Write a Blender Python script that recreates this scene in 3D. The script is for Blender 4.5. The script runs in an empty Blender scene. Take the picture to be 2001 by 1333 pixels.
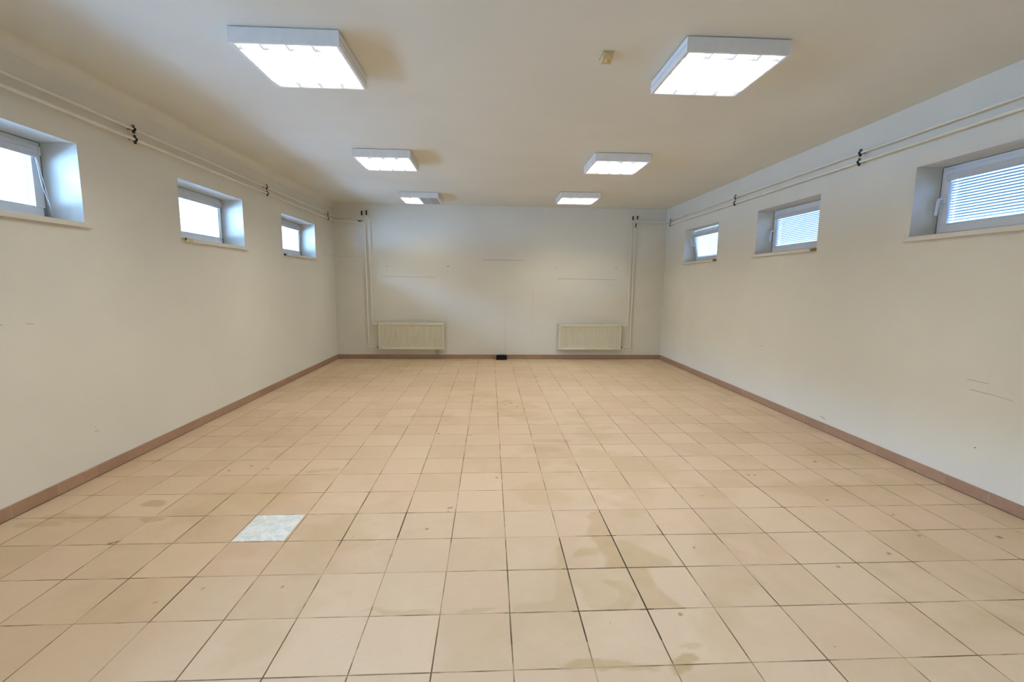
import bpy, bmesh, math, random
import numpy as np
from mathutils import Vector, Matrix, Euler
random.seed(7)
S = bpy.context.scene
COL = S.collection
# ------------------------------------------------------------------ room sizes (metres)
XL, XR, YB, YF, H = -2.957, 3.224, 6.174, -3.9, 2.845      # side walls, back wall, wall behind camera, ceiling
ZS, ZT = 1.820, 2.356                                      # window opening bottom / top
DL, DR = 0.245, 0.215                                      # depth of the window reveals left / right
TX, TY, TX0, TY0 = 0.303, 0.2955, -0.006, 0.0              # floor tile pitch and origin

# ------------------------------------------------------------------ camera
cd = bpy.data.cameras.new('camera'); cam = bpy.data.objects.new('camera', cd); COL.objects.link(cam)
cd.sensor_width = 36; cd.lens = 15.888; cd.clip_start = 0.05; cd.clip_end = 200
pitch, yaw, roll = math.radians(7.150), math.radians(2.843), math.radians(0.559)
cam.location = (-0.0985, -2.3955, 1.4208)
cam.rotation_mode = 'QUATERNION'
cam.rotation_quaternion = (Matrix.Rotation(-yaw, 3, 'Z') @ Matrix.Rotation(math.pi/2 - pitch, 3, 'X') @ Matrix.Rotation(roll, 3, 'Z')).to_quaternion()
S.camera = cam

# ------------------------------------------------------------------ view, world, daylight
S.view_settings.view_transform = 'Standard'; S.view_settings.look = 'None'
S.view_settings.gamma = 1; S.view_settings.use_curve_mapping = False
S.view_settings.exposure = -0.30
S.cycles.use_denoising = True
S.cycles.use_adaptive_sampling = True; S.cycles.adaptive_threshold = 0.08; S.cycles.adaptive_min_samples = 16
S.cycles.max_bounces = 8; S.cycles.diffuse_bounces = 5; S.cycles.glossy_bounces = 3; S.cycles.transparent_max_bounces = 12
S.cycles.sample_clamp_indirect = 8
SKY_L, SKY_R = 265.0, 28.0
LAMP_W = 44.0
W = bpy.data.worlds.new('sky'); S.world = W; W.use_nodes = True; W.cycles.sampling_method = 'MANUAL'; W.cycles.sample_map_resolution = 64
nt = W.node_tree; nt.nodes.clear()
tc = nt.nodes.new('ShaderNodeTexCoord'); sx = nt.nodes.new('ShaderNodeSeparateXYZ'); nt.links.new(tc.outputs['Generated'], sx.inputs[0])
mr = nt.nodes.new('ShaderNodeMapRange'); nt.links.new(sx.outputs[0], mr.inputs[0])
mr.inputs[1].default_value = -0.5; mr.inputs[2].default_value = 0.5; mr.inputs[3].default_value = SKY_L; mr.inputs[4].default_value = SKY_R
cr = nt.nodes.new('ShaderNodeMix'); cr.data_type = 'RGBA'
mr2 = nt.nodes.new('ShaderNodeMapRange'); nt.links.new(sx.outputs[0], mr2.inputs[0]); mr2.inputs[1].default_value = -0.5; mr2.inputs[2].default_value = 0.5
nt.links.new(mr2.outputs[0], cr.inputs[0]); cr.inputs[6].default_value = (0.32, 0.57, 1.0, 1); cr.inputs[7].default_value = (0.31, 0.53, 1.0, 1)
bg = nt.nodes.new('ShaderNodeBackground'); nt.links.new(cr.outputs[2], bg.inputs[0]); gr = nt.nodes.new('ShaderNodeMapRange'); nt.links.new(sx.outputs[2], gr.inputs[0])      # ground glow, raised on the left to tint the ceiling blue, dim on the right
gr.inputs[1].default_value = -0.06; gr.inputs[2].default_value = 0.04; gl_ = nt.nodes.new('ShaderNodeMapRange'); nt.links.new(sx.outputs[0], gl_.inputs[0]); gl_.inputs[1].default_value = -0.5; gl_.inputs[2].default_value = 0.5
gl_.inputs[3].default_value = 5.2; gl_.inputs[4].default_value = 0.4; nt.links.new(gl_.outputs[0], gr.inputs[3]); gr.inputs[4].default_value = 1.0
hz_ = nt.nodes.new('ShaderNodeMapRange'); nt.links.new(sx.outputs[2], hz_.inputs[0])   # low band of sky dimmed so the blind slats stand out
hz_.inputs[1].default_value = 0.22; hz_.inputs[2].default_value = 0.38; hl_ = nt.nodes.new('ShaderNodeMapRange'); nt.links.new(sx.outputs[0], hl_.inputs[0]); hl_.inputs[1].default_value = -0.5; hl_.inputs[2].default_value = 0.5
hl_.inputs[3].default_value = 0.050; hl_.inputs[4].default_value = 0.17; nt.links.new(hl_.outputs[0], hz_.inputs[3]); hz_.inputs[4].default_value = 1.0
m0 = nt.nodes.new('ShaderNodeMath'); m0.operation = 'MULTIPLY'; nt.links.new(gr.outputs[0], m0.inputs[0]); nt.links.new(hz_.outputs[0], m0.inputs[1])
mu = nt.nodes.new('ShaderNodeMath'); mu.operation = 'MULTIPLY'; nt.links.new(mr.outputs[0], mu.inputs[0]); nt.links.new(m0.outputs[0], mu.inputs[1])
nt.links.new(mu.outputs[0], bg.inputs[1])
wo = nt.nodes.new('ShaderNodeOutputWorld'); nt.links.new(bg.outputs[0], wo.inputs[0])

WIN = [  # number, side, y0, y1   (side -1 left wall, +1 right wall)
    (1, -1, -0.10, 1.015), (2, -1, 2.030, 3.120), (3, -1, 4.105, 5.290),
    (4, 1, -0.02, 1.112), (5, 1, 2.140, 3.222), (6, 1, 4.190, 5.322),
    (7, -1, -2.20, -1.07), (8, 1, -2.16, -1.04)]           # unseen pair beside the camera, added for daylight on the near walls
for n, s, y0, y1 in WIN:                                   # daylight portals in the openings
    ld = bpy.data.lights.new('window_portal', 'AREA'); ld.shape = 'RECTANGLE'; ld.size = y1-y0; ld.size_y = ZT-ZS
    ld.cycles.is_portal = True
    o = bpy.data.objects.new('window_portal', ld); COL.objects.link(o)
    d = (DL if s < 0 else DR) + 0.08
    o.location = ((XL-d) if s < 0 else (XR+d), (y0+y1)/2, (ZS+ZT)/2)
    o.rotation_euler = Matrix(((0, 0, s), (1, 0, 0), (0, s, 0))).to_euler()     # faces the room (-Z towards it), X along the wall

# ------------------------------------------------------------------ node helper
class G:
    def __init__(s, name):
        s.m = bpy.data.materials.new(name); s.m.use_nodes = True; s.t = s.m.node_tree
        s.p = s.t.nodes['Principled BSDF']; s.out = s.t.nodes['Material Output']
        s.co = s.t.nodes.new('ShaderNodeTexCoord').outputs['Object']
    def set(s, inp, v):
        if isinstance(v, bpy.types.NodeSocket): s.t.links.new(v, inp)
        elif isinstance(v, (tuple, list)) and len(v) == 3 and inp.type == 'RGBA': inp.default_value = (*v, 1)
        else: inp.default_value = v
    def M(s, op, a, b=0.0, c=0.0, clamp=False):
        n = s.t.nodes.new('ShaderNodeMath'); n.operation = op; n.use_clamp = clamp
        for i, v in enumerate((a, b, c)): s.set(n.inputs[i], v)
        return n.outputs[0]
    def V(s, op, a, b=(0, 0, 0), sc=None):
        n = s.t.nodes.new('ShaderNodeVectorMath'); n.operation = op
        s.set(n.inputs[0], a)
        if op != 'SCALE' and op != 'LENGTH': s.set(n.inputs[1], b)
        if sc is not None: s.set(n.inputs['Scale'], sc)
        return n.outputs['Value'] if op in ('LENGTH', 'DOT_PRODUCT', 'DISTANCE') else n.outputs[0]
    def sep(s, v):
        n = s.t.nodes.new('ShaderNodeSeparateXYZ'); s.set(n.inputs[0], v); return n.outputs
    def comb(s, x, y, z):
        n = s.t.nodes.new('ShaderNodeCombineXYZ')
        for i, v in enumerate((x, y, z)): s.set(n.inputs[i], v)
        return n.outputs[0]
    def mr(s, v, a, b, c=0.0, d=1.0, smooth=True):
        n = s.t.nodes.new('ShaderNodeMapRange'); n.interpolation_type = 'SMOOTHSTEP' if smooth else 'LINEAR'
        for i, x in enumerate((v, a, b, c, d)): s.set(n.inputs[i], x)
        return n.outputs[0]
    def noise(s, scale, detail=3.0, rough=0.5, co=None, dist=0.0):
        n = s.t.nodes.new('ShaderNodeTexNoise'); s.set(n.inputs['Vector'], co or s.co)
        n.inputs['Scale'].default_value = scale; n.inputs['Detail'].default_value = detail
        n.inputs['Roughness'].default_value = rough; n.inputs['Distortion'].default_value = dist
        return n.outputs[0]
    def white(s, v):
        n = s.t.nodes.new('ShaderNodeTexWhiteNoise'); s.set(n.inputs['Vector'], v); return n.outputs
    def vor(s, scale, rnd=1.0, co=None):
        n = s.t.nodes.new('ShaderNodeTexVoronoi'); s.set(n.inputs['Vector'], co or s.co); n.inputs['Scale'].default_value = scale
        n.inputs['Randomness'].default_value = rnd; return n.outputs
    def mix(s, f, a, b, mode='MIX'):
        n = s.t.nodes.new('ShaderNodeMix'); n.data_type = 'RGBA'; n.blend_type = mode
        s.set(n.inputs[0], f); s.set(n.inputs[6], a); s.set(n.inputs[7], b); return n.outputs[2]
    def seg(s, p, a, b, w, soft):                          # mask along a segment
        a = Vector((*a, 0)); ab = Vector((*b, 0)) - a
        pa = s.V('SUBTRACT', p, tuple(a))
        t = s.M('MULTIPLY', s.V('DOT_PRODUCT', pa, tuple(ab)), 1/ab.length_squared, clamp=True)
        q = s.V('SUBTRACT', pa, s.V('SCALE', tuple(ab), sc=t))
        return s.mr(s.V('LENGTH', q), w, w+soft, 1.0, 0.0)
    def ell(s, p, c, rx, ry, soft=0.3, wob=None, k=0.5):   # soft blotch
        q = s.V('MULTIPLY', s.V('SUBTRACT', p, (*c, 0)), (1/rx, 1/ry, 0))
        l = s.V('LENGTH', q)
        if wob is not None: l = s.M('ADD', l, s.M('MULTIPLY', s.M('SUBTRACT', wob, 0.5), k))
        return s.mr(l, 1-soft, 1.0, 1.0, 0.0)
    def bump(s, h, dist, strength=1.0):
        n = s.t.nodes.new('ShaderNodeBump'); s.set(n.inputs['Height'], h); n.inputs['Distance'].default_value = dist
        n.inputs['Strength'].default_value = strength; s.t.links.new(n.outputs[0], s.p.inputs['Normal'])
    def done(s, col, rough=0.6, spec=0.4, metal=0.0):
        s.set(s.p.inputs['Base Color'], col); s.set(s.p.inputs['Roughness'], rough)
        s.p.inputs['Specular IOR Level'].default_value = spec; s.p.inputs['Metallic'].default_value = metal
        return s.m

def simple(name, col, rough=0.5, spec=0.5, metal=0.0, var=0.04, scale=12):
    g = G(name); n = g.noise(scale, 4)
    dark = tuple(c*(1-var) for c in col); light = tuple(min(1, c*(1+var)) for c in col)
    return g.done(g.mix(g.mr(n, 0.3, 0.7), dark, light), rough, spec, metal)

# ------------------------------------------------------------------ materials
def tile_xy(c, r): return (TX0 + TX*c, TY0 + TY*r)
def floor_material():
    g = G('floor_tiles'); xyz = g.sep(g.co)
    at = g.t.nodes.new('ShaderNodeAttribute'); at.attribute_name = 'dirt'; A = g.sep(at.outputs['Color'])   # stains, opened joints, debris
    slow = g.noise(1.3, 5, 0.62, dist=0.8)
    jx = g.M('MULTIPLY', g.M('SUBTRACT', slow, 0.5), 0.006)
    u = g.M('DIVIDE', g.M('ADD', g.M('SUBTRACT', xyz[0], TX0), jx), TX)
    v = g.M('DIVIDE', g.M('ADD', g.M('SUBTRACT', xyz[1], TY0), jx), TY)
    fu, fv = g.M('FRACT', u), g.M('FRACT', v)
    du = g.M('MULTIPLY', g.M('MINIMUM', fu, g.M('SUBTRACT', 1.0, fu)), TX)
    dv = g.M('MULTIPLY', g.M('MINIMUM', fv, g.M('SUBTRACT', 1.0, fv)), TY)
    fid = g.comb(g.M('FLOOR', u), g.M('FLOOR', v), 0.0)
    fine = g.noise(42, 4, 0.6); mott = g.noise(3.2, 4, 0.6, dist=0.6)
    dirt = g.mr(mott, 0.36, 0.60)                          # how dirty each joint is, changing along its length
    wid = g.M('ADD', g.M('ADD', 0.0011, g.M('MULTIPLY', dirt, 0.0010)), g.M('MULTIPLY', A[1], 0.0010))
    gu = g.mr(g.M('SUBTRACT', du, wid), 0.0, 0.0012, 1.0, 0.0)
    gv = g.M('MULTIPLY', g.mr(g.M('SUBTRACT', dv, wid), 0.0, 0.0012, 1.0, 0.0), g.M('MAXIMUM', g.mr(slow, 0.34, 0.55, 0.55, 1.0), A[1]))
    grout = g.M('MAXIMUM', gu, gv)
    wn = g.white(fid); rgb = g.sep(wn[1])
    base = g.mix(rgb[0], (0.555, 0.404, 0.258), (0.635, 0.478, 0.322))
    base = g.mix(g.M('MULTIPLY', g.mr(rgb[1], 0.62, 1.0), 0.40), base, (0.600, 0.410, 0.285))
    base = g.mix(g.mr(mott, 0.35, 0.72, 0.0, 0.42), base, (0.690, 0.525, 0.360))
    base = g.mix(g.mr(fine, 0.5, 0.85, 0.0, 0.20), base, (0.43, 0.30, 0.18))
    base = g.mix(g.mr(slow, 0.53, 0.72, 0.0, 0.42), base, (0.47, 0.345, 0.21))       # dusty smears
    st = g.M('MULTIPLY', g.mr(xyz[1], 2.2, 6.0), g.mr(slow, 0.35, 0.7, 0.25, 0.6))
    base = g.mix(st, base, (0.54, 0.395, 0.215))           # tiles turn yellower and slightly darker towards the back wall
    base = g.mix(g.M('MULTIPLY', A[0], .80), base, (0.385, 0.265, 0.105))
    base = g.mix(A[2], base, (0.13, 0.070, 0.025))
    vv = g.vor(7.0); rnd = g.sep(vv['Color'])[0]
    dots = g.M('MULTIPLY', g.mr(vv['Distance'], 0.012, 0.04, 1.0, 0.0), g.mr(rnd, 0.74, 0.76))
    base = g.mix(g.M('MULTIPLY', dots, 0.75), base, (0.20, 0.11, 0.05))
    gc = g.mix(dirt, (0.400, 0.285, 0.170), (0.125, 0.078, 0.032))
    gc = g.mix(A[1], gc, (0.040, 0.023, 0.010))
    col = g.mix(grout, base, gc)
    g.bump(g.M('SUBTRACT', g.M('MULTIPLY', fine, 0.35), grout), 0.0012, 0.5)
    return g.done(col, g.mr(mott, .3, .7, .48, .62), 0.28)
def floor_mesh():                                          # 1 cm grid that carries the dirt layer
    rs = np.random.RandomState(5)
    nx, ny = int((XR-XL+.02)/.01)+2, int((YB-YF+.02)/.01)+2
    X, Y = np.meshgrid(XL-.01+np.arange(nx)*.01, YF-.01+np.arange(ny)*.01)
    def fbm(sc, oc=4):
        out = np.zeros_like(X); amp = 1; tot = 0
        for k in range(oc):
            L = rs.rand(int(12*sc)+4, int(12*sc)+4); fx, fy = (X-XL+.5)*sc, (Y-YF+.5)*sc
            ix, iy = fx.astype(int) % (L.shape[1]-1), fy.astype(int) % (L.shape[0]-1); tx, ty = fx % 1, fy % 1
            tx, ty = tx*tx*(3-2*tx), ty*ty*(3-2*ty)
            out += amp*((L[iy, ix]*(1-tx)+L[iy, ix+1]*tx)*(1-ty)+(L[iy+1, ix]*(1-tx)+L[iy+1, ix+1]*tx)*ty)
            tot += amp; amp *= .55; sc *= 2.03
        return out/tot
    n1, n2, n3 = fbm(5), fbm(5), fbm(9)
    C, R_ = (X-TX0)/TX, (Y-TY0)/TY
    Cw, Rw = C+(n1-.5)*.42, R_+(n2-.5)*.42
    def poly(pts, warp=True):
        a, b = (Cw, Rw) if warp else (C, R_); ins = np.zeros(X.shape, bool); n = len(pts)
        for i in range(n):
            x0, y0 = pts[i]; x1, y1 = pts[(i+1) % n]
            with np.errstate(divide='ignore', invalid='ignore'):
                ins ^= ((y0 > b) != (y1 > b)) & (a < (x1-x0)*(b-y0)/((y1-y0) or 1e-9)+x0)
        m = ins.astype(float)
        for _ in range(2): m = (m+np.roll(m, 1, 0)+np.roll(m, -1, 0)+np.roll(m, 1, 1)+np.roll(m, -1, 1))/5
        return m*(1+.5*(1-np.abs(2*m-1)))                  # a slightly darker tide mark round the edge
    def tile(m, c, r): return m*(C > c)*(C < c+1)*(R_ > r)*(R_ < r+1)
    st = np.zeros_like(X)
    def add(m, k):
        nonlocal st
        st = np.maximum(st, m*k*(.65+.7*(n3-.3)))
    add(tile(poly([(1.75, 1.0), (2.0, 1.0), (2.02, -.05), (1.5, -.05)]), 1, 0), .55)
    add(tile(poly([(1.55, .05), (2.1, .05), (2.1, -1.1), (1.62, -1.1), (1.72, -.6)]), 1, -1), .72)
    add(tile(poly([(1.2, -.72), (1.45, -.42), (1.68, -.35), (1.6, -.55), (1.4, -.72)]), 1, -1), .5)
    add(tile(poly([(1.95, -.15), (2.15, -.2), (2.75, -.95), (2.75, -1.1), (1.9, -1.1)]), 2, -1), .62)
    add(tile(poly([(.85, -.9), (2.1, -.9), (2.1, -2.1), (1.35, -2.1), (1.15, -1.5)]), 1, -2), .38)
    add(tile(poly([(1.5, -1.3), (1.75, -1.2), (1.95, -1.6), (1.8, -2.1), (1.5, -2.1), (1.7, -1.7)]), 1, -2), .72)
    add(tile(poly([(1.9, -.9), (2.28, -1.0), (2.3, -1.6), (2.55, -2.05), (1.9, -2.1)]), 2, -2), .66)
    add(tile(poly([(.80, -.9), (1.1, -.9), (1.1, -2.1), (.1, -2.1), (.1, -1.95), (.7, -1.85)]), 0, -2), .40)
    add(tile(poly([(.88, -.45), (1.1, -.3), (1.1, -1.1), (.4, -1.1), (.45, -.98), (.85, -.9)]), 0, -1), .55)
    def ell(c, r, rx, ry, k, wp=True):
        a, b = ((Cw, Rw) if wp else (C, R_)); d = np.hypot((a-c)*TX/rx, (b-r)*TY/ry); add(np.clip((1.15-d)/.3, 0, 1), k)
    for c, r, rx, ry, k in [(1.15, -2.96, .17, .022, .8), (2.15, -3.02, .08, .028, .9), (2.42, -2.78, .06, .02, .5), (-1.5, -1.95, .17, .02, .5), (-.4, -1.96, .10, .012, .5),
                            (-7.35, 1.52, .085, .058, .85), (-6.95, .93, .085, .035, .85), (-4.5, 3.3, .12, .04, .5), (1.3, 4.6, .16, .06, .5), (1.6, 5.3, .14, .05, .5),
                            (-8.5, 1.0, .22, .045, .45), (-8.9, .72, .15, .035, .5), (1.0, 9.3, .2, .1, .4), (1.3, 7.6, .14, .09, .4), (-.6, 11.3, .17, .12, .35),
                            (.4, 10.1, .10, .09, .35), (-5.6, 5.2, .10, .04, .4), (7.9, 2.4, .05, .02, .4), (3.2, 6.6, .2, .06, .35), (-2.6, 8.1, .2, .06, .35)]: ell(c, r, rx, ry, k)
    st = np.clip(st, 0, 1)
    st = np.maximum(st, np.clip((fbm(1.6, 5)-.60)*3, 0, .28))
    jt = np.zeros_like(X)                                  # opened, black joints (kept to the joint itself by the tile pattern)
    for (c0, r0), (c1, r1), k in [((2, 1), (2, -2.6), 1), ((1, -.05), (1, -2.6), .95), ((1, -1), (3, -1), .85), ((1, -2), (2.6, -2), .8), ((1, 1), (2, 1), .7), ((1.3, 0), (3, 0), .5),
                                ((3, .35), (3, 0), .95), ((-3, 2), (-3, -.2), .75), ((-2, 1), (-2, .05), .9), ((-2, 1), (-1.85, 1), .6), ((-5, -2), (-5, -1), .6), ((-3, -3), (-1, -3), .4),
                                ((6, -1), (6, 4), .45), ((8, 0), (8, 4), .5), ((0, -1), (0, -2.6), .5), ((-6, 0), (-6, 2), .35), ((4, -1), (4, -3), .2)]:
        lx, ly = (.09, 0) if c0 == c1 else (0, .09)
        m = (C > min(c0, c1)-lx)*(C < max(c0, c1)+lx)*(R_ > min(r0, r1)-ly)*(R_ < max(r0, r1)+ly)
        jt = np.maximum(jt, m*k)
    sp = np.zeros_like(X)
    for c, r, rad in [(-7.1, .03, .013), (-7.02, .08, .011), (-1.15, 1.18, .009), (-1.1, 1.2, .008), (-1.15, 1.03, .006), (-1.5, .35, .008), (2.45, -2.12, .008), (3.4, -.45, .006), (-.12, 2.7, .009), (-1.9, 6.1, .012),
                      (.35, 10.2, .012), (.55, 9.9, .012), (.2, 10.0, .010), (.5, 10.3, .010), (.3, 9.6, .010), (.75, 9.3, .012), (-8.9, 1.2, .006), (-5.9, 3.4, .009), (-6.4, 3.6, .010),
                      (-6.8, 3.3, .009), (8.5, 3.5, .012), (9.4, -.3, .013), (6.8, -.75, .009), (7.9, -.2, .008), (5.6, -1.1, .008), (8.1, .6, .007), (-4.7, -1.3, .006), (-5.2, -1.6, .006),
                      (-2.0, -.5, .006), (7.2, 1.3, .008), (6.2, 2.7, .009), (6.35, 2.68, .008), (-9.0, 4.1, .008), (4.5, 1.6, .006), (-3.5, -1.3, .006), (-.9, 5.9, .009)]:
        x, y = tile_xy(c, r); sp = np.maximum(sp, np.clip(1.5-np.hypot(X-x, Y-y)/rad, 0, 1)*.85)
    me = bpy.data.meshes.new('floor'); N = nx*ny
    me.vertices.add(N); me.vertices.foreach_set('co', np.stack([X, Y, np.zeros_like(X)], -1).astype('f').ravel())
    k = np.arange(N).reshape(ny, nx); q = np.stack([k[:-1, :-1], k[:-1, 1:], k[1:, 1:], k[1:, :-1]], -1).reshape(-1, 4); nf = len(q)
    me.loops.add(nf*4); me.loops.foreach_set('vertex_index', q.ravel().astype('i'))
    me.polygons.add(nf); me.polygons.foreach_set('loop_start', (np.arange(nf)*4).astype('i'))
    me.update(calc_edges=True)
    at = me.attributes.new('dirt', 'FLOAT_COLOR', 'POINT')
    at.data.foreach_set('color', np.stack([st, jt, sp, np.ones_like(X)], -1).astype('f').ravel())
    me.materials.append(M_floor); o = bpy.data.objects.new('floor', me); COL.objects.link(o); return o

def wall_material(name, col, marks=(), holes=(), ax=(0, 2), seams=0.35):
    g = G(name); c = g.sep(g.co); P = g.comb(c[ax[0]], c[ax[1]], 0.0)
    n = g.noise(0.9, 4, .55, dist=.4)
    base = g.mix(g.mr(n, .35, .7), tuple(x*.972 for x in col), tuple(min(1, x*1.02) for x in col))
    wob = g.noise(14, 2)
    for a, b, w, k in marks:
        base = g.mix(g.M('MULTIPLY', g.seg(P, a, b, w, w*1.5), k), base, tuple(x*.42 for x in col))
    for (x, z), r in holes:
        base = g.mix(g.M('MULTIPLY', g.ell(P, (x, z), r*2.4, r*2.4, .8, wob, .5), .5), base, tuple(min(1, x*1.12) for x in col))
        base = g.mix(g.ell(P, (x, z), r, r*.8, .4, wob, .5), base, (0.07, 0.05, 0.03))
    g.bump(g.noise(55, 4, .6), 0.0009, 0.35)
    return g.done(base, 0.75, 0.22)

WALLC = (0.775, 0.750, 0.655)
M_floor = floor_material()
M_wall_back = wall_material('wall_paint_back', WALLC,
    marks=[((-.237, 1.869), (.528, 1.866), .004, .42), ((-2.11, 1.545), (-1.10, 1.535), .0035, .35), ((1.18, 1.535), (2.31, 1.526), .004, .42),
           ((.200, 1.25), (.204, .12), .0028, .25), ((.72, 1.3), (.72, .5), .003, .12), ((-2.90, 1.90), (-2.45, 1.90), .003, .22), ((-.30, 1.25), (-.24, 1.12), .006, .12)],
    holes=[((-2.004, 1.734), .011), ((-.879, 1.742), .013), ((1.158, 1.732), .010), ((2.291, 1.736), .013)])
M_wall_left = wall_material('wall_paint_left', WALLC, ax=(1, 2), marks=[((5.6, 1.90), (6.17, 1.90), .003, .3), ((.30, 1.165), (.39, 1.155), .002, .5), ((.53, 1.150), (.57, 1.145), .002, .4), ((.92, .33), (.95, .33), .003, .4)],
    holes=[((4.109, 1.635), .010), ((1.16, .45), .004), ((.93, .36), .004)])
M_wall_right = wall_material('wall_paint_right', WALLC, ax=(1, 2), marks=[((.537, .796), (.40, .793), .0014, .6), ((.511, .729), (.36, .725), .0016, .55), ((.36, .725), (.248, .715), .0012, .5), ((1.86, .135), (1.80, .125), .004, .5)],
    holes=[((2.931, .703), .010), ((.428, .341), .006), ((4.4, .69), .004), ((1.12, 2.27), .004)])
M_ceiling = wall_material('ceiling_paint', (0.785, 0.768, 0.675), ax=(0, 1), marks=[((.93, -.05), (.97, -.20), .0018, .3)])
def skirting_material(name, axis):
    g = G(name); c = g.sep(g.co)
    v = g.M('DIVIDE', c[axis], TX if axis == 0 else TY); f = g.M('FRACT', v)
    d = g.M('MULTIPLY', g.M('MINIMUM', f, g.M('SUBTRACT', 1.0, f)), .3)
    idn = g.white(g.comb(g.M('FLOOR', v), 3.0, 0.0))[0]
    base = g.mix(idn, (0.345, 0.205, 0.130), (0.395, 0.245, 0.160))
    base = g.mix(g.mr(g.noise(30, 4), .45, .75, 0, .3), base, (0.27, 0.155, 0.095))
    base = g.mix(g.mr(g.noise(5, 4), .5, .7, 0, .3), base, (0.43, 0.29, 0.19))
    j = g.mr(d, .001, .0028, 1.0, 0.0)
    base = g.mix(g.M('MULTIPLY', j, .7), base, (0.42, 0.34, 0.26))
    base = g.mix(g.mr(c[2], .003, .006, 1.0, 0.0), base, (0.035, 0.022, 0.014))    # open joint at the floor
    return g.done(base, .5, .35)
M_skx, M_sky = skirting_material('skirting_tile_back', 0), skirting_material('skirting_tile_side', 1)
M_pvc = simple('white_pvc', (0.83, 0.85, 0.87), .35, .5, var=.015)
M_gasket = simple('grey_gasket', (0.20, 0.21, 0.23), .6)
M_slat = simple('grey_slat', (0.14, 0.155, 0.175), .35, .5, var=.01)
M_rail = simple('pale_grey_rail', (0.62, 0.62, 0.62), .4, .5, var=.02)
M_cord = simple('white_cord', (0.75, 0.78, 0.80), .7)
M_sill = simple('cream_sill', (0.74, 0.70, 0.62), .4, .5, var=.02)
M_chip = simple('bare_chipboard', (0.42, 0.26, 0.09), .8, .2, var=.35, scale=60)
M_tape = simple('yellowed_edge', (0.66, 0.56, 0.33), .6, .3, var=.1)
M_pipe = simple('cream_pipe_paint', (0.84, 0.80, 0.69), .35, .5, var=.03)
M_clamp = simple('black_clamp', (0.020, 0.019, 0.018), .6, .3)
M_rad = simple('cream_radiator_enamel', (0.76, 0.72, 0.565), .35, .5, var=.015)
M_valve = simple('white_valve_plastic', (0.80, 0.78, 0.70), .4, .5, var=.02)
M_metal = simple('dull_metal', (0.30, 0.25, 0.17), .45, .5, .7, var=.1)
M_house = simple('grey_white_lamp_enamel', (0.84, 0.83, 0.80), .45, .4, var=.03)
M_louvre = simple('bright_louvre', (0.62, 0.65, 0.70), .4, .6, 0.4, var=.01)
M_plate = simple('dull_grey_plate', (0.42, 0.43, 0.42), .5, .4, var=.05)
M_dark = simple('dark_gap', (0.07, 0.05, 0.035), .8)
M_yell = simple('yellowed_plastic', (0.66, 0.50, 0.24), .45, .4, var=.08, scale=40)
M_black = simple('black_plastic', (0.006, 0.006, 0.007), .55, .3)
def glass_material():
    g = G('window_glass'); t = g.t; t.nodes.remove(g.p)
    tr = t.nodes.new('ShaderNodeBsdfTransparent'); tr.inputs[0].default_value = (.94, .97, .98, 1)
    gl = t.nodes.new('ShaderNodeBsdfGlossy'); gl.inputs['Roughness'].default_value = .02
    fr = t.nodes.new('ShaderNodeFresnel'); ge = t.nodes.new('ShaderNodeNewGeometry'); g.set(fr.inputs[0], g.M('ADD', 1.45, g.M('MULTIPLY', ge.outputs['Backfacing'], 1/1.45-1.45)))
    mx = t.nodes.new('ShaderNodeMixShader'); t.links.new(fr.outputs[0], mx.inputs[0]); t.links.new(tr.outputs[0], mx.inputs[1]); t.links.new(gl.outputs[0], mx.inputs[2])
    t.links.new(mx.outputs[0], g.out.inputs[0]); return g.m
M_glass = glass_material()
def emit_material(name, col, st):
    g = G(name); g.p.inputs['Emission Color'].default_value = (*col, 1); g.p.inputs['Emission Strength'].default_value = st
    n = g.noise(40, 2); return g.done(g.mix(n, (.9, .9, .9), (.95, .95, .95)), .4)
M_tube = emit_material('lit_tube', (1, .98, .95), 6.0)
def plaster_material():
    g = G('white_plaster'); n = g.noise(14, 5, .65, dist=1.5)
    g.bump(g.M('ADD', g.noise(9, 5, .7, dist=2.0), g.noise(60, 3)), 0.006, .6)
    return g.done(g.mix(g.mr(n, .35, .7), (.66, .70, .67), (.84, .87, .84)), .8, .2)
M_plaster = plaster_material()

# ------------------------------------------------------------------ mesh helpers
def box(bm, lo, hi, rot=None):
    x0, y0, z0 = lo; x1, y1, z1 = hi
    vs = [bm.verts.new(p) for p in ((x0,y0,z0),(x1,y0,z0),(x1,y1,z0),(x0,y1,z0),(x0,y0,z1),(x1,y0,z1),(x1,y1,z1),(x0,y1,z1))]
    for f in ((0,3,2,1),(4,5,6,7),(0,1,5,4),(1,2,6,5),(2,3,7,6),(3,0,4,7)): bm.faces.new([vs[i] for i in f])
    return vs
def prism(bm, prof, a, b, plane='xz'):                     # closed profile pushed along the third axis
    def P(p, t):
        return {'xz': (p[0], t, p[1]), 'yz': (t, p[0], p[1]), 'xy': (p[0], p[1], t)}[plane]
    A = [bm.verts.new(P(p, a)) for p in prof]; B = [bm.verts.new(P(p, b)) for p in prof]
    n = len(prof); bm.faces.new(A); bm.faces.new(B[::-1])
    for i in range(n): bm.faces.new((A[i], B[i], B[(i+1) % n], A[(i+1) % n]))
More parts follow.
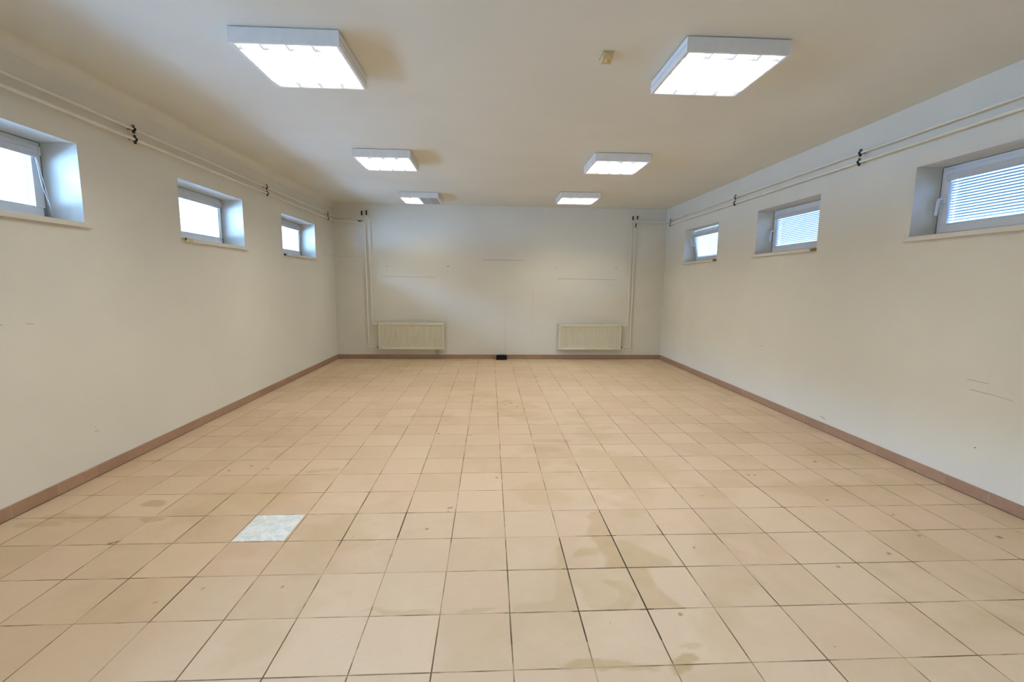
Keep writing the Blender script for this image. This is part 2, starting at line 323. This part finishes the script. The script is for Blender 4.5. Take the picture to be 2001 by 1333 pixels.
def tube(bm, pts, r, n=12, cap=True):
    pts = [Vector(p) for p in pts]; rings = []; prev = None
    for i, p in enumerate(pts):
        d = ((pts[i+1]-p) if i == 0 else (p-pts[i-1]) if i == len(pts)-1 else ((pts[i+1]-p).normalized()+(p-pts[i-1]).normalized())).normalized()
        if prev is None:
            up = Vector((0, 0, 1)) if abs(d.z) < .9 else Vector((1, 0, 0)); a = d.cross(up).normalized()
        else: a = (prev - d*prev.dot(d)).normalized()
        prev = a; b = d.cross(a); rr = r[i] if isinstance(r, (list, tuple)) else r
        rings.append([bm.verts.new(p + (a*math.cos(2*math.pi*k/n) + b*math.sin(2*math.pi*k/n))*rr) for k in range(n)])
    for R0, R1 in zip(rings, rings[1:]):
        for k in range(n): bm.faces.new((R0[k], R0[(k+1) % n], R1[(k+1) % n], R1[k]))
    if cap: bm.faces.new(rings[0][::-1]); bm.faces.new(rings[-1])
def rounded(pts, r, n=6):                                  # polyline with rounded bends
    P = [Vector(p) for p in pts]; out = [P[0]]
    for i in range(1, len(P)-1):
        a, b = (P[i-1]-P[i]).normalized(), (P[i+1]-P[i]).normalized()
        for k in range(n+1):
            t = k/n; out.append((P[i]+a*r)*(1-t)**2 + P[i]*2*t*(1-t) + (P[i]+b*r)*t*t)
    out.append(P[-1]); return out
def obj(name, bm, mat, parent=None, bevel=0.0, smooth=False, loc=None):
    bmesh.ops.recalc_face_normals(bm, faces=bm.faces)
    me = bpy.data.meshes.new(name); bm.to_mesh(me); bm.free()
    if smooth:
        for p in me.polygons: p.use_smooth = True
    me.materials.append(mat); o = bpy.data.objects.new(name, me); COL.objects.link(o)
    if smooth:
        m = o.modifiers.new('n', 'EDGE_SPLIT'); m.split_angle = math.radians(40)
    if bevel:
        m = o.modifiers.new('b', 'BEVEL'); m.width = bevel; m.segments = 2; m.limit_method = 'ANGLE'
    if parent: o.parent = parent
    if loc: o.location = loc
    return o
def BM(): return bmesh.new()
def thing(name, label, cat, loc=(0, 0, 0), group=None, rot=(0, 0, 0)):
    o = bpy.data.objects.new(name, None); COL.objects.link(o); o.location = loc; o.rotation_euler = rot
    o.empty_display_size = .1
    o['label'] = label; o['category'] = cat
    if group: o['group'] = group
    return o
def tag(o, label, cat, group=None):
    o['label'] = label; o['category'] = cat
    if group: o['group'] = group
    return o
def structure(o): o['kind'] = 'structure'; return o
def boxes(name, lst, mat, parent=None, bevel=0.0):
    bm = BM()
    for lo, hi in lst: box(bm, tuple(min(a, b) for a, b in zip(lo, hi)), tuple(max(a, b) for a, b in zip(lo, hi)))
    return obj(name, bm, mat, parent, bevel)

# ------------------------------------------------------------------ room shell
structure(floor_mesh())
structure(boxes('ceiling', [((XL-.4, YF-.2, H), (XR+.4, YB+.2, H+.2))], M_ceiling))
structure(boxes('wall_back', [((XL, YB, 0), (XR, YB+.2, H))], M_wall_back))
structure(boxes('wall_front', [((XL, YF-.2, 0), (XR, YF, H))], M_wall_left))
def side_wall(name, s, mat):
    holes = [(y0, y1) for n, sd, y0, y1 in WIN if sd == s]
    ys = sorted([YF-.2, YB+.2] + [v for h in holes for v in h]); zs = [0, ZS, ZT, H]; T = (DL if s < 0 else DR) + .072
    x0 = XL if s < 0 else XR; x1 = x0 + s*T
    solid = {}
    for i in range(len(ys)-1):
        for j in range(3):
            solid[i, j] = not (j == 1 and any(abs(ys[i]-h[0]) < 1e-6 for h in holes))
    bm = BM()
    def q(*ps): bm.faces.new([bm.verts.new(p) for p in ps])
    for (i, j), f in solid.items():
        if not f: continue
        a, b, c, d = ys[i], ys[i+1], zs[j], zs[j+1]
        for x in (x0, x1): q((x, a, c), (x, b, c), (x, b, d), (x, a, d))
        if not solid.get((i-1, j), False): q((x0, a, c), (x1, a, c), (x1, a, d), (x0, a, d))
        if not solid.get((i+1, j), False): q((x0, b, c), (x1, b, c), (x1, b, d), (x0, b, d))
        if not solid.get((i, j-1), False): q((x0, a, c), (x1, a, c), (x1, b, c), (x0, b, c))
        if not solid.get((i, j+1), False): q((x0, a, d), (x1, a, d), (x1, b, d), (x0, b, d))
    bmesh.ops.remove_doubles(bm, verts=bm.verts, dist=1e-5)
    return structure(obj(name, bm, mat))
side_wall('wall_left', -1, M_wall_left); side_wall('wall_right', 1, M_wall_right)
SK = .082
structure(boxes('baseboard_back', [((XL, YB-.011, 0), (XR, YB, SK))], M_skx, bevel=.002))
structure(boxes('baseboard_left', [((XL, YF, 0), (XL+.011, YB-.011, SK))], M_sky, bevel=.002))
structure(boxes('baseboard_right', [((XR-.011, YF, 0), (XR, YB-.011, SK))], M_sky, bevel=.002))
structure(boxes('baseboard_front', [((XL+.011, YF, 0), (XR-.011, YF+.011, SK))], M_skx, bevel=.002))
bm = BM()                                                  # plaster cove where left wall meets ceiling
R = .075; prof = [(XL, H)] + [(XL + R - R*math.cos(t*math.pi/2/8), H - R + R*math.sin(t*math.pi/2/8)) for t in range(9)]
prof = [(XL, H), (XL, H-R-.006), (XL+.004, H-R)] + [(XL+.004 + (R)*(1-math.cos(t/8*math.pi/2)), H - R*(1-math.sin(t/8*math.pi/2))) for t in range(1, 9)]
prism(bm, prof, YF, YB); structure(obj('trim_1', bm, M_ceiling, smooth=True))

# ------------------------------------------------------------------ windows and blinds
def win_local(s, D):                                       # local (u = along wall, d = outwards, z) -> world
    x0 = (XL if s < 0 else XR)
    return lambda u, d, z: (x0 + s*d, u, z)
def ring(bm, f, u0, u1, z0, z1, w, d0, d1):
    for (a, b, c, e) in ((u0, u1, z0, z0+w), (u0, u1, z1-w, z1), (u0, u0+w, z0+w, z1-w), (u1-w, u1, z0+w, z1-w)):
        p, q = f(a, d0, c), f(b, d1, e); box(bm, tuple(map(min, p, q)), tuple(map(max, p, q)))
SILLT = {1: 'x', 2: 'tape', 3: 'gap', 4: 'x', 5: 'chip', 6: 'chip', 7: 'x', 8: 'x'}
BLIND = {
 1: 'overexposed venetian blind with a slack cord in the nearest left wall window',
 2: 'pale venetian blind in the middle window of the left wall',
 3: 'pale venetian blind in the far left wall window beside the back corner',
 4: 'large pale venetian blind in the nearest right wall window, cut by the photo edge',
 5: 'pale venetian blind in the closed middle window of the right wall',
 6: 'pale venetian blind on the tilted open sash of the far right wall window'}
for n, s, y0, y1 in WIN:
    D = DL if s < 0 else DR; f = win_local(s, D)
    w = bpy.data.objects.new('window_%d' % n, None); COL.objects.link(w); structure(w)
    def B(bm, a, b):
        p, q = f(*a), f(*b); box(bm, tuple(map(min, p, q)), tuple(map(max, p, q)))
    bm = BM(); ring(bm, f, y0, y1, ZS, ZT, .036, D, D+.07); obj('window_frame', bm, M_pvc, w, .004)
    bm = BM(); ring(bm, f, y0+.001, y1-.001, ZS+.001, ZT-.001, .004, D-.003, D+.001); obj('frame_seal', bm, M_gasket, w)
    # moving sash, built about its lower hinge line
    hz, hd = ZS+.030, D-.014
    sash = bpy.data.objects.new('sash', None); COL.objects.link(sash); sash.parent = w
    sash.location = f(0, hd, hz)
    loc = lambda u, d, z: (s*(d-hd), u, z-hz)
    tilt = math.radians(10.5) if n == 6 else 0.0
    sash.rotation_euler = (0, -s*tilt, 0)
    u0, u1, z0, z1 = y0+.028, y1-.028, ZS+.030, ZT-.028
    bm = BM(); ring(bm, loc, u0, u1, z0, z1, .058, D-.014, D+.05); obj('sash_frame', bm, M_pvc, sash, .005)
    bm = BM(); ring(bm, loc, u0+.054, u1-.054, z0+.054, z1-.054, .005, D-.0145, D+.03); obj('glazing_bead', bm, M_pvc, sash)
    bm = BM(); p, q = loc(u0+.05, D+.025, z0+.05), loc(u1-.05, D+.029, z1-.05)
    box(bm, tuple(map(min, p, q)), tuple(map(max, p, q))); obj('pane', bm, M_glass, sash)
    hs = 1 if s > 0 else -1
    uh = (u1-.026) if s > 0 else (u0+.026)                  # handle stile: far side on the right wall, near side on the left wall
    if sash:
        zc = (z0+z1)/2 + .02; bm = BM()
        p, q = loc(uh-.014, D-.014, zc-.034), loc(uh+.014, D-.024, zc+.034); box(bm, tuple(map(min, p, q)), tuple(map(max, p, q)))
        up = 1 if n == 6 else -1
        hd_o = obj('handle', bm, M_pvc, sash, .004)
        bm = BM(); ld = 1 if s > 0 else -1
        tube(bm, rounded([loc(uh, D-.020, zc), loc(uh, D-.062, zc), loc(uh+.004, D-.066, zc+up*.125)], .02, 5), [.010]*7+[.010], 10)
        obj('lever', bm, M_pvc, hd_o, smooth=True)
    uo = (u0+.0) if s > 0 else (u1-.0)
    for zz in (z0+.035, z1-.035):                           # hinge covers on the other stile
        bm = BM(); tube(bm, [loc(uo, D-.018, zz-.028), loc(uo, D-.018, zz+.028)], .008, 10); obj('hinge', bm, M_gasket if zz < 2 else M_pvc, sash, smooth=True)
    # sill board
    d1 = -.034
    near = {'x': 0, 'tape': .012, 'gap': .075, 'chip': .05}[SILLT[n]]
    ya = y0 - .028 if near == 0 else y0 + near
    bm = BM(); p, q = f(ya, d1, ZS-.034), f(y1+.030, 0, ZS); box(bm, tuple(map(min, p, q)), tuple(map(max, p, q)))
    p, q = f(max(ya, y0+.0005), 0, ZS-.004), f(y1-.0005, D+.001, ZS+.0015); box(bm, tuple(map(min, p, q)), tuple(map(max, p, q)))
    sill = obj('window_sill', bm, M_sill, w, .003)
    if near:
        bm = BM(); m = {'tape': M_tape, 'gap': M_dark, 'chip': M_chip}[SILLT[n]]
        dd = {'tape': -.028, 'gap': -.006, 'chip': -.022}[SILLT[n]]
        p, q = f(y0-.005 if SILLT[n] != 'gap' else y0+.02, dd, ZS-.030), f(ya + (.05 if SILLT[n] == 'tape' else .0), .0, ZS-.003)
        if SILLT[n] == 'tape': p, q = f(y0-.006, -.036, ZS-.030), f(ya+.09, -.0345, ZS+.0), 
        box(bm, tuple(map(min, p, q)), tuple(map(max, p, q)))
        if SILLT[n] == 'tape':
            p, q = f(y0-.006, -.036, ZS-.022), f(ya, 0, ZS); box(bm, tuple(map(min, p, q)), tuple(map(max, p, q)))
        if SILLT[n] == 'chip':
            for k in range(7):
                zz = ZS-.030+random.random()*.02; yy = y0+.0+random.random()*.04
                p, q = f(yy, -.020, zz), f(yy+.012, -.030-.006*random.random(), zz+.008); box(bm, tuple(map(min, p, q)), tuple(map(max, p, q)))
        e = obj('broken_sill_end', bm, m, w); e['label'] = {'tape': 'yellowed loose end of the sill board', 'gap': 'dark gap where the sill end is missing', 'chip': 'bare brown chipboard sill end'}[SILLT[n]]
    if n > 6: continue                                      # bare window, outside the photograph
    # venetian blind, hung on the sash in front of the glass
    g0, g1, a0, a1 = u0+.060, u1-.060, z0+.058, z1-.058     # glass field
    bl = thing('venetian_blind', BLIND[n], 'blind', sash.location, 'venetian blinds in the six windows', (0, -s*tilt, 0))
    def LB(name, mat, a, b, bev=.002):
        bm = BM(); p, q = loc(*a), loc(*b); box(bm, tuple(map(min, p, q)), tuple(map(max, p, q))); return obj(name, bm, mat, bl, bev)
    LB('headrail', M_rail, (g0-.014, D-.040, a1-.030), (g1+.014, D-.0146, a1+.016))
    sp = .0205; dm = D+.004
    bm = BM(); k = 0; z = a1-.042; sw = .0125
    while z > a0+.022:
        for h in range(4):                                  # gently arched slat
            t0, t1 = -1+h*.5, -1+(h+1)*.5
            aa = math.radians(-9)
            def sp_(t, th):
                dx = t*sw; zz = z + .0022*(1-t*t) + t*sw*math.tan(aa) + th
                return dx, zz
            (da, za), (db, zb) = sp_(t0, 0), sp_(t1, 0)
            v = [bm.verts.new(loc(g0, dm+da, za)), bm.verts.new(loc(g1, dm+da, za)), bm.verts.new(loc(g1, dm+db, zb)), bm.verts.new(loc(g0, dm+db, zb))]
            v2 = [bm.verts.new(loc(g0, dm+da, za+.0006)), bm.verts.new(loc(g1, dm+da, za+.0006)), bm.verts.new(loc(g1, dm+db, zb+.0006)), bm.verts.new(loc(g0, dm+db, zb+.0006))]
            bm.faces.new(v[::-1]); bm.faces.new(v2)
            if h == 0: bm.faces.new((v[0], v[1], v2[1], v2[0]))
            if h == 3: bm.faces.new((v[2], v[3], v2[3], v2[2]))
        z -= sp
    so = obj('slats', bm, M_slat, bl)
    LB('bottom_rail', M_pvc, (g0, D-.009, a0+.003), (g1, D+.014, a0+.014))
    for uu in (g0+.09, (g0+g1)/2, g1-.09):
        bm = BM()
        for dd in (-.0135, .0135): tube(bm, [loc(uu, dm+dd, a0+.008), loc(uu, dm+dd, a1-.02)], .0009, 5)
        obj('ladder_cord', bm, M_cord, bl)
    if s < 0 and n == 1:
        bm = BM(); tube(bm, rounded([loc(g1+.012, D-.035, a1-.03), loc(g1+.016, D-.05, a1-.20), loc(g1+.055, D-.055, a0+.02), loc(g1+.062, D-.06, a0-.045)], .04, 5), .0022, 6)
        tube(bm, rounded([loc(g1+.018, D-.035, a1-.03), loc(g1+.036, D-.055, a1-.22), loc(g1+.062, D-.06, a0-.045)], .04, 5), .0016, 6)
        obj('pull_cord', bm, M_cord, bl, smooth=True)
    else:
        uu = g0-.006 if s > 0 else g1+.008
        bm = BM(); tube(bm, [loc(uu, D-.030, a1-.02), loc(uu, D-.026, a0+.10)], .0016, 6); obj('pull_cord', bm, M_cord, bl)

# ------------------------------------------------------------------ ceiling lamps
LAMPS = [(-1.268, .705, 'first'), (1.335, .632, 'x'), (-1.268, 3.010, 'x'), (1.342, 2.945, 'x'), (-1.225, 5.285, 'half'), (1.300, 5.045, 'x'), (-1.268, -1.600, 'rear'), (1.335, -1.660, 'rear')]  # rear pair is unseen, added at lower power to brighten the near floor
LLAB = ['square louvred ceiling lamp nearest the camera on the left, its right side tan in shade',
        'square louvred ceiling lamp nearest the camera on the right, beside the yellowed detector',
        'middle lamp of the left row of square louvred ceiling lamps, fully lit',
        'middle lamp of the right row of square louvred ceiling lamps, fully lit',
        'farthest left ceiling lamp with its right half dark behind grey plates',
        'farthest right ceiling lamp, fully lit, close to the back wall',
        'louvred ceiling lamp behind the nearest left one, outside the picture',
        'louvred ceiling lamp behind the nearest right one, outside the picture']
for (cx, cy, kind), lab in zip(LAMPS, LLAB):
    t = thing('ceiling_lamp', lab, 'ceiling lamp', (cx, cy, H), 'square ceiling lamps in two rows')
    w, l, h, g = .308, .297, .088, .005
    boxes('mounting_plate', [((-.26, -.25, -g), (.26, .25, 0))], M_dark, t)  # dark colour puts the shade into the gap between housing and ceiling
    boxes('housing', [((-w, -l, -h), (-w+.003, l, -g)), ((w-.003, -l, -h), (w, l, -g)), ((-w+.003, -l, -h), (w-.003, -l+.003, -g)), ((-w+.003, l-.003, -h), (w-.003, l, -g)),
                      ((-w+.003, -l+.003, -g-.002), (w-.003, l-.003, -g)),
                      ((-w+.003, -l+.003, -h), (-w+.016, l-.003, -h+.002)), ((w-.016, -l+.003, -h), (w-.003, l-.003, -h+.002)),
                      ((-w+.016, -l+.003, -h), (w-.016, -l+.012, -h+.002)), ((-w+.016, l-.012, -h), (w-.016, l-.003, -h+.002))], M_house, t)
    half = kind == 'half'
    xs = [-.219, -.073, .073, .219]
    for x in (xs[:2] if half else xs):
        bm = BM(); tube(bm, [(x, -.27, -.028), (x, .27, -.028)], .013, 12); obj('fluorescent_tube', bm, M_tube, t, smooth=True)
    xe = .012 if half else w-.016
    bm = BM(); zt, zb = -.044, -.086
    xd = [-.291, -.146, 0, .146, .291]
    for x in xd:
        if half and x > .02: continue
        prism(bm, [(x-.020, zt), (x+.020, zt), (x+.0022, zb), (x-.0022, zb)], -.284, .284)
    nb = 8
    for i in range(nb+1):
        y = -.284 + .568*i/nb
        prism(bm, [(y-.005, zt), (y+.005, zt), (y+.001, zb), (y-.001, zb)], -.291, xe-.002 if half else .291, 'yz')
    obj('louvre', bm, M_louvre, t)
    if half:
        a = boxes('cover_plate', [((.020, -.275, -.0865), (.135, .278, -.084))], M_plate, t); a['label'] = 'dull grey plate over the unlit half'
        b = boxes('cover_plate', [((.143, -.275, -.0865), (.286, .278, -.084))], M_plate, t); b['label'] = 'dull grey plate over the unlit half'
        boxes('divider', [((.010, -.284, -.087), (.016, .284, -.05))], M_house, t)
    ld = bpy.data.lights.new('lamp_light', 'AREA'); ld.shape = 'RECTANGLE'; ld.size = .29 if half else .575; ld.size_y = .46
    ld.energy = LAMP_W*(.5 if half else .65 if kind == 'rear' else 1); ld.color = (1.0, .95, .84)
    lo = bpy.data.objects.new('lamp_light', ld); COL.objects.link(lo); lo.parent = t; lo.location = (-.145 if half else 0, 0, -.0425)

# ------------------------------------------------------------------ detector
t = thing('motion_detector', 'small yellowed plastic detector box on the ceiling between the front lamps', 'detector', (.622, .590, H))
boxes('base_plate', [((-.036, -.056, -.008), (.036, .056, 0))], M_yell, t, .002)
bm = BM(); prism(bm, [(-.052, -.008), (.052, -.008), (.050, -.030), (.020, -.046), (-.046, -.038)], -.032, .032, 'yz'); cv = obj('cover', bm, M_yell, t, .004)
bm = BM(); tube(bm, [(0, -.020, -.036), (0, -.020, -.046), (0, -.020, -.052)], [.014, .012, .005], 14); obj('lens', bm, M_tape, cv, smooth=True)

# ------------------------------------------------------------------ heating pipes
ZU, ZL, off = 2.606, 2.528, .048
XPL, XPR = XL+off, XR-off; YP = YB-.045
def pipe(name, lab, pts, r, grp='cream heating pipes'):
    bm = BM(); P = rounded(pts, .05, 6); tube(bm, P, r, 12); t = thing(name, lab, 'heating pipe', pts[0], grp)
    o = obj('pipe_run', bm, M_pipe, t, smooth=True); o.location = -Vector(pts[0]); return t
def air_vent(parent, x, y, z0, z1, zt):                    # stub up from the pipe with a black cap
    o0 = Vector(parent.location)
    bm = BM(); tube(bm, [(x, y, z0), (x, y, z1)], .006, 10); s = obj('vent_stub', bm, M_pipe, parent, smooth=True); s.location = -o0
    bm = BM(); tube(bm, [(x, y, z1), (x, y, z1+.008), (x, y, zt-.02), (x, y, zt-.012), (x, y, zt)], [.010, .013, .013, .019, .009], 12)
    c = obj('air_vent', bm, M_clamp, s, smooth=True); c['label'] = 'black air vent cap'
RLx, RRx = -2.165, 2.405                                    # radiator ends that take the pipes
up_l = pipe('heating_pipe', 'upper cream pipe of the left wall pair, dropping to the left radiator top', [(XPL, YF+.01, ZU), (XPL, YP, ZU), (-2.300, YP, ZU), (-2.285, YP, .655), (-2.235, YP, .655)], .0095)
lo_l = pipe('heating_pipe', 'lower cream pipe of the left wall pair, dropping to the left radiator bottom', [(XPL+.004, YF+.01, ZL), (XPL+.004, YP+.004, ZL), (-2.380, YP+.004, ZL), (-2.365, YP+.004, .227), (-2.213, YP, .227)], .0115)
up_r = pipe('heating_pipe', 'upper cream pipe of the right wall pair, dropping to the right radiator top', [(XPR, YF+.01, ZU), (XPR, YP, ZU), (2.530, YP, ZU), (2.548, YP, .648), (2.475, YP, .648)], .0095)
lo_r = pipe('heating_pipe', 'lower cream pipe of the right wall pair, dropping to the right radiator bottom', [(XPR-.004, YF+.01, ZL), (XPR-.004, YP+.004, ZL), (2.612, YP+.004, ZL), (2.604, YP+.004, .232), (2.453, YP, .232)], .0115)
air_vent(up_l, -2.338, YP, ZU, 2.640, 2.725); air_vent(lo_l, -2.418, YP+.004-.02, ZL, 2.632, 2.708)
air_vent(up_r, 2.562, YP, ZU, 2.632, 2.702); air_vent(lo_r, 2.640, YP-.02, ZL, 2.640, 2.708)
def lever(parent, a, b):
    bm = BM(); tube(bm, [a, (Vector(a)*.6+Vector(b)*.4), b], [.008, .011, .006], 8); o = obj('valve_lever', bm, M_clamp, parent, smooth=True); o.location = -Vector(parent.location); o['label'] = 'black valve lever'
lever(lo_l, (-2.490, YP-.022, ZL+.004), (-2.405, YP-.022, ZL+.002)); lever(lo_r, (2.622, YP-.022, ZL+.045), (2.610, YP-.022, ZL-.040))
def clamp(x, y, z, s, r, lab):
    t = thing('pipe_clamp', lab, 'pipe clamp', (x, y, z), 'black pipe clamps on the side walls')
    bm = BM(); n = 18; pts = [(math.cos(a)*(r+.003), 0, math.sin(a)*(r+.003)) for a in [2*math.pi*k/n for k in range(n+1)]]
    A = []
    for k in range(n):
        a = 2*math.pi*k/n; A.append([bm.verts.new((math.cos(a)*q, yy, math.sin(a)*q)) for q, yy in ((r+.0008, -.010), (r+.0055, -.010), (r+.0055, .010), (r+.0008, .010))])
    for k in range(n):
        a, b = A[k], A[(k+1) % n]
        for j in range(4): bm.faces.new((a[j], b[j], b[(j+1) % 4], a[(j+1) % 4]))
    box(bm, (-.004, -.010, r+.004), (.004, .010, r+.022)); box(bm, (-.004, -.010, -r-.022), (.004, .010, -r-.004))
    rg = obj('ring', bm, M_clamp, t)
    bm = BM(); tube(bm, [(s*(r+.004), 0, 0), (s*(off-.002), 0, 0)], .005, 8); obj('stem', bm, M_metal, t, smooth=True)
    bm = BM(); tube(bm, [(0, -.003, r+.012), (0, -.014, r+.012)], .006, 8); obj('screw', bm, M_metal, rg, smooth=True)
for s, ys in ((-1, (1.487, 3.629, 5.790)), (1, (1.630, 3.689, 5.868))):
    for y, pos in zip(ys, ('nearest', 'middle', 'farthest')):
        for z, r, ul, dx in ((ZU, .0095, 'upper', 0), (ZL, .0115, 'lower', .004)):
            clamp((XPL+dx) if s < 0 else (XPR-dx), y, z, s, r, '%s black clamp on the %s pipe of the %s wall' % (pos, ul, 'left' if s < 0 else 'right'))

# ------------------------------------------------------------------ radiators
def radiator(x0, x1, z0, z1, side, lab):
    W_ = x1-x0; Hh = z1-z0; t = thing('radiator', lab, 'radiator', ((x0+x1)/2, YB, z0), 'cream panel radiators on the back wall')
    a = W_/2; yf = -.106; n = 37
    bm = BM(); m = .028; nx = n; pw = (W_-2*m)/nx          # pressed front panel with upright flutes
    cols = [(-a, 0), (-a+m, 0)]
    for i in range(nx):
        xx = -a+m+i*pw
        cols += [(xx+pw*.18, 0), (xx+pw*.38, .011), (xx+pw*.78, .011), (xx+pw*.98, 0)]
    cols += [(a-m, 0), (a, 0)]
    rows = [(.004, 0), (.030, 0), (.045, 1), (Hh-.066, 1), (Hh-.052, 0), (Hh-.004, 0)]
    grid = [[bm.verts.new((cx_, yf + dp*k, zz)) for cx_, dp in cols] for zz, k in rows]
    for r0, r1 in zip(grid, grid[1:]):
        for i in range(len(cols)-1): bm.faces.new((r0[i], r0[i+1], r1[i+1], r1[i]))
    box(bm, (-a, yf+.0135, .004), (a, yf+.016, Hh-.004))
    obj('front_panel', bm, M_rad, t)
    boxes('back_panel', [((-a+.01, -.045, .004), (a-.01, -.034, Hh-.008))], M_rad, t)
    bm = BM()                                               # convector fins between the panels
    for i in range(40):
        xx = -a+.02+(W_-.04)*i/39; box(bm, (xx-.0006, yf+.017, .03), (xx+.0006, -.046, Hh-.03))
    obj('convector_fins', bm, M_rad, t)
    L = [((-a, yf, Hh-.004), (a, yf+.012, Hh)), ((-a, -.040, Hh-.004), (a, -.030, Hh))]
    L += [((-a+W_*i/30, yf+.012, Hh-.005), (-a+W_*i/30+.010, -.040, Hh-.001)) for i in range(30)]
    boxes('top_grille', L, M_rad, t)
    for sgn in (-1, 1):
        b0 = boxes('side_panel', [((sgn*a, yf+.003, .002), (sgn*(a+.0035), -.030, Hh-.002))], M_rad, t, .001)
    boxes('seam', [((-a+.02, yf-.0006, Hh-.0505), (a-.02, yf+.001, Hh-.0485))], M_metal, t)
    for xx in (-a*.62, a*.62): boxes('wall_bracket', [((xx-.012, -.034, .02), (xx+.012, -.0015, Hh-.05)), ((xx-.012, -.060, -.008), (xx+.012, -.030, .004))], M_rad, t)
    e = side*a; q = side*.006                               # valves on the pipe side
    bm = BM(); tube(bm, [(e+q, -.060, Hh-.042), (e+side*.028, -.060, Hh-.042)], .012, 10); obj('union_nut', bm, M_metal, t, smooth=True)
    bm = BM(); tube(bm, [(e+side*.028, -.060, Hh-.042), (e+side*.03, -.060, Hh-.042), (e+side*.060, -.060, Hh-.040), (e+side*.066, -.060, Hh-.040)], [.014, .020, .021, .010], 14)
    tube(bm, [(e+side*.045, -.060, Hh-.042), (e+side*.05, -.046, Hh-.042)], .009, 8)
    o = obj('thermostat_valve', bm, M_valve, t, smooth=True); o['label'] = 'white thermostat valve head'
    bm = BM(); tube(bm, [(e+q-side*.006, -.060, .040), (e+side*.035, -.060, .040), (e+side*.045, -.045, .040)], .011, 10); tube(bm, [(e+side*.018, -.060, .040), (e+side*.026, -.060, .040)], .017, 6)
    obj('lower_union', bm, M_metal, t, smooth=True)
    bm = BM(); tube(bm, [(-side*(a+.003), -.060, Hh-.035), (-side*(a+.014), -.060, Hh-.035)], .008, 8); obj('bleed_plug', bm, M_metal, t, smooth=True)
    return t
rl = radiator(-2.165, -.955, .187, .698, -1, 'cream panel radiator on the left of the back wall, dark wires under its right end')
for xx, b in ((.455, .085), (.487, .115)):
    bm = BM(); tube(bm, [(xx, -.075, .004), (xx, -.072, -b*.7), (xx+.008, -.07, -b)], .004, 6); o = obj('hanging_wire', bm, M_dark, rl, smooth=True); o['label'] = 'thin dark wire hanging under the radiator'
radiator(1.205, 2.405, .192, .690, 1, 'cream panel radiator on the right of the back wall, pipes on its right side')

# ------------------------------------------------------------------ floor things
t = thing('black_box', 'small black plastic box lying on the floor against the back skirting', 'box', (.128, 6.085, 0))
bm = BM(); prism(bm, [(-.098, .0), (-.070, -.0), (.090, 0), (.100, .012), (.101, .070), (.088, .084), (.030, .090), (-.085, .086), (-.100, .074), (-.103, .014)], -.05, .05)
obj('case', bm, M_black, t, .004)
boxes('lid_rim', [((-.099, -.053, .060), (.099, .053, .066))], M_black, t, .002)
bm = BM(); x0, x1 = TX0-5*TX+.004, TX0-4*TX-.012           # plaster filling one missing tile
y0, y1 = TY0+.003, TY0+TY-.003; random.seed(3); nn = 26
top = []; 
for j in range(9):
    fy = j/8; row = []
    for i in range(nn+1):
        fx = i/nn; jit = (random.random()*.012 if j == 0 else 0); jr = random.random()*.006 if i == nn else 0
        row.append(bm.verts.new((x0+(x1-x0)*fx-jr, y0+(y1-y0)*fy+jit, .0022+.0015*random.random() if 0 < j < 8 and 0 < i < nn else .0006)))
    top.append(row)
for a, b in zip(top, top[1:]):
    for i in range(nn): bm.faces.new((a[i], a[i+1], b[i+1], b[i]))
ring_ = [top[0][i] for i in range(nn+1)] + [top[j][nn] for j in range(1, 9)] + [top[8][i] for i in range(nn-1, -1, -1)] + [top[j][0] for j in range(7, 0, -1)]
low = [bm.verts.new((v.co.x, v.co.y, 0.0)) for v in ring_]
for k in range(len(ring_)): bm.faces.new((ring_[k], ring_[(k+1) % len(ring_)], low[(k+1) % len(ring_)], low[k]))
bm.faces.new(low)
tag(obj('plaster_patch', bm, M_plaster, smooth=True), 'rough white plaster square filling one missing floor tile', 'floor patch')
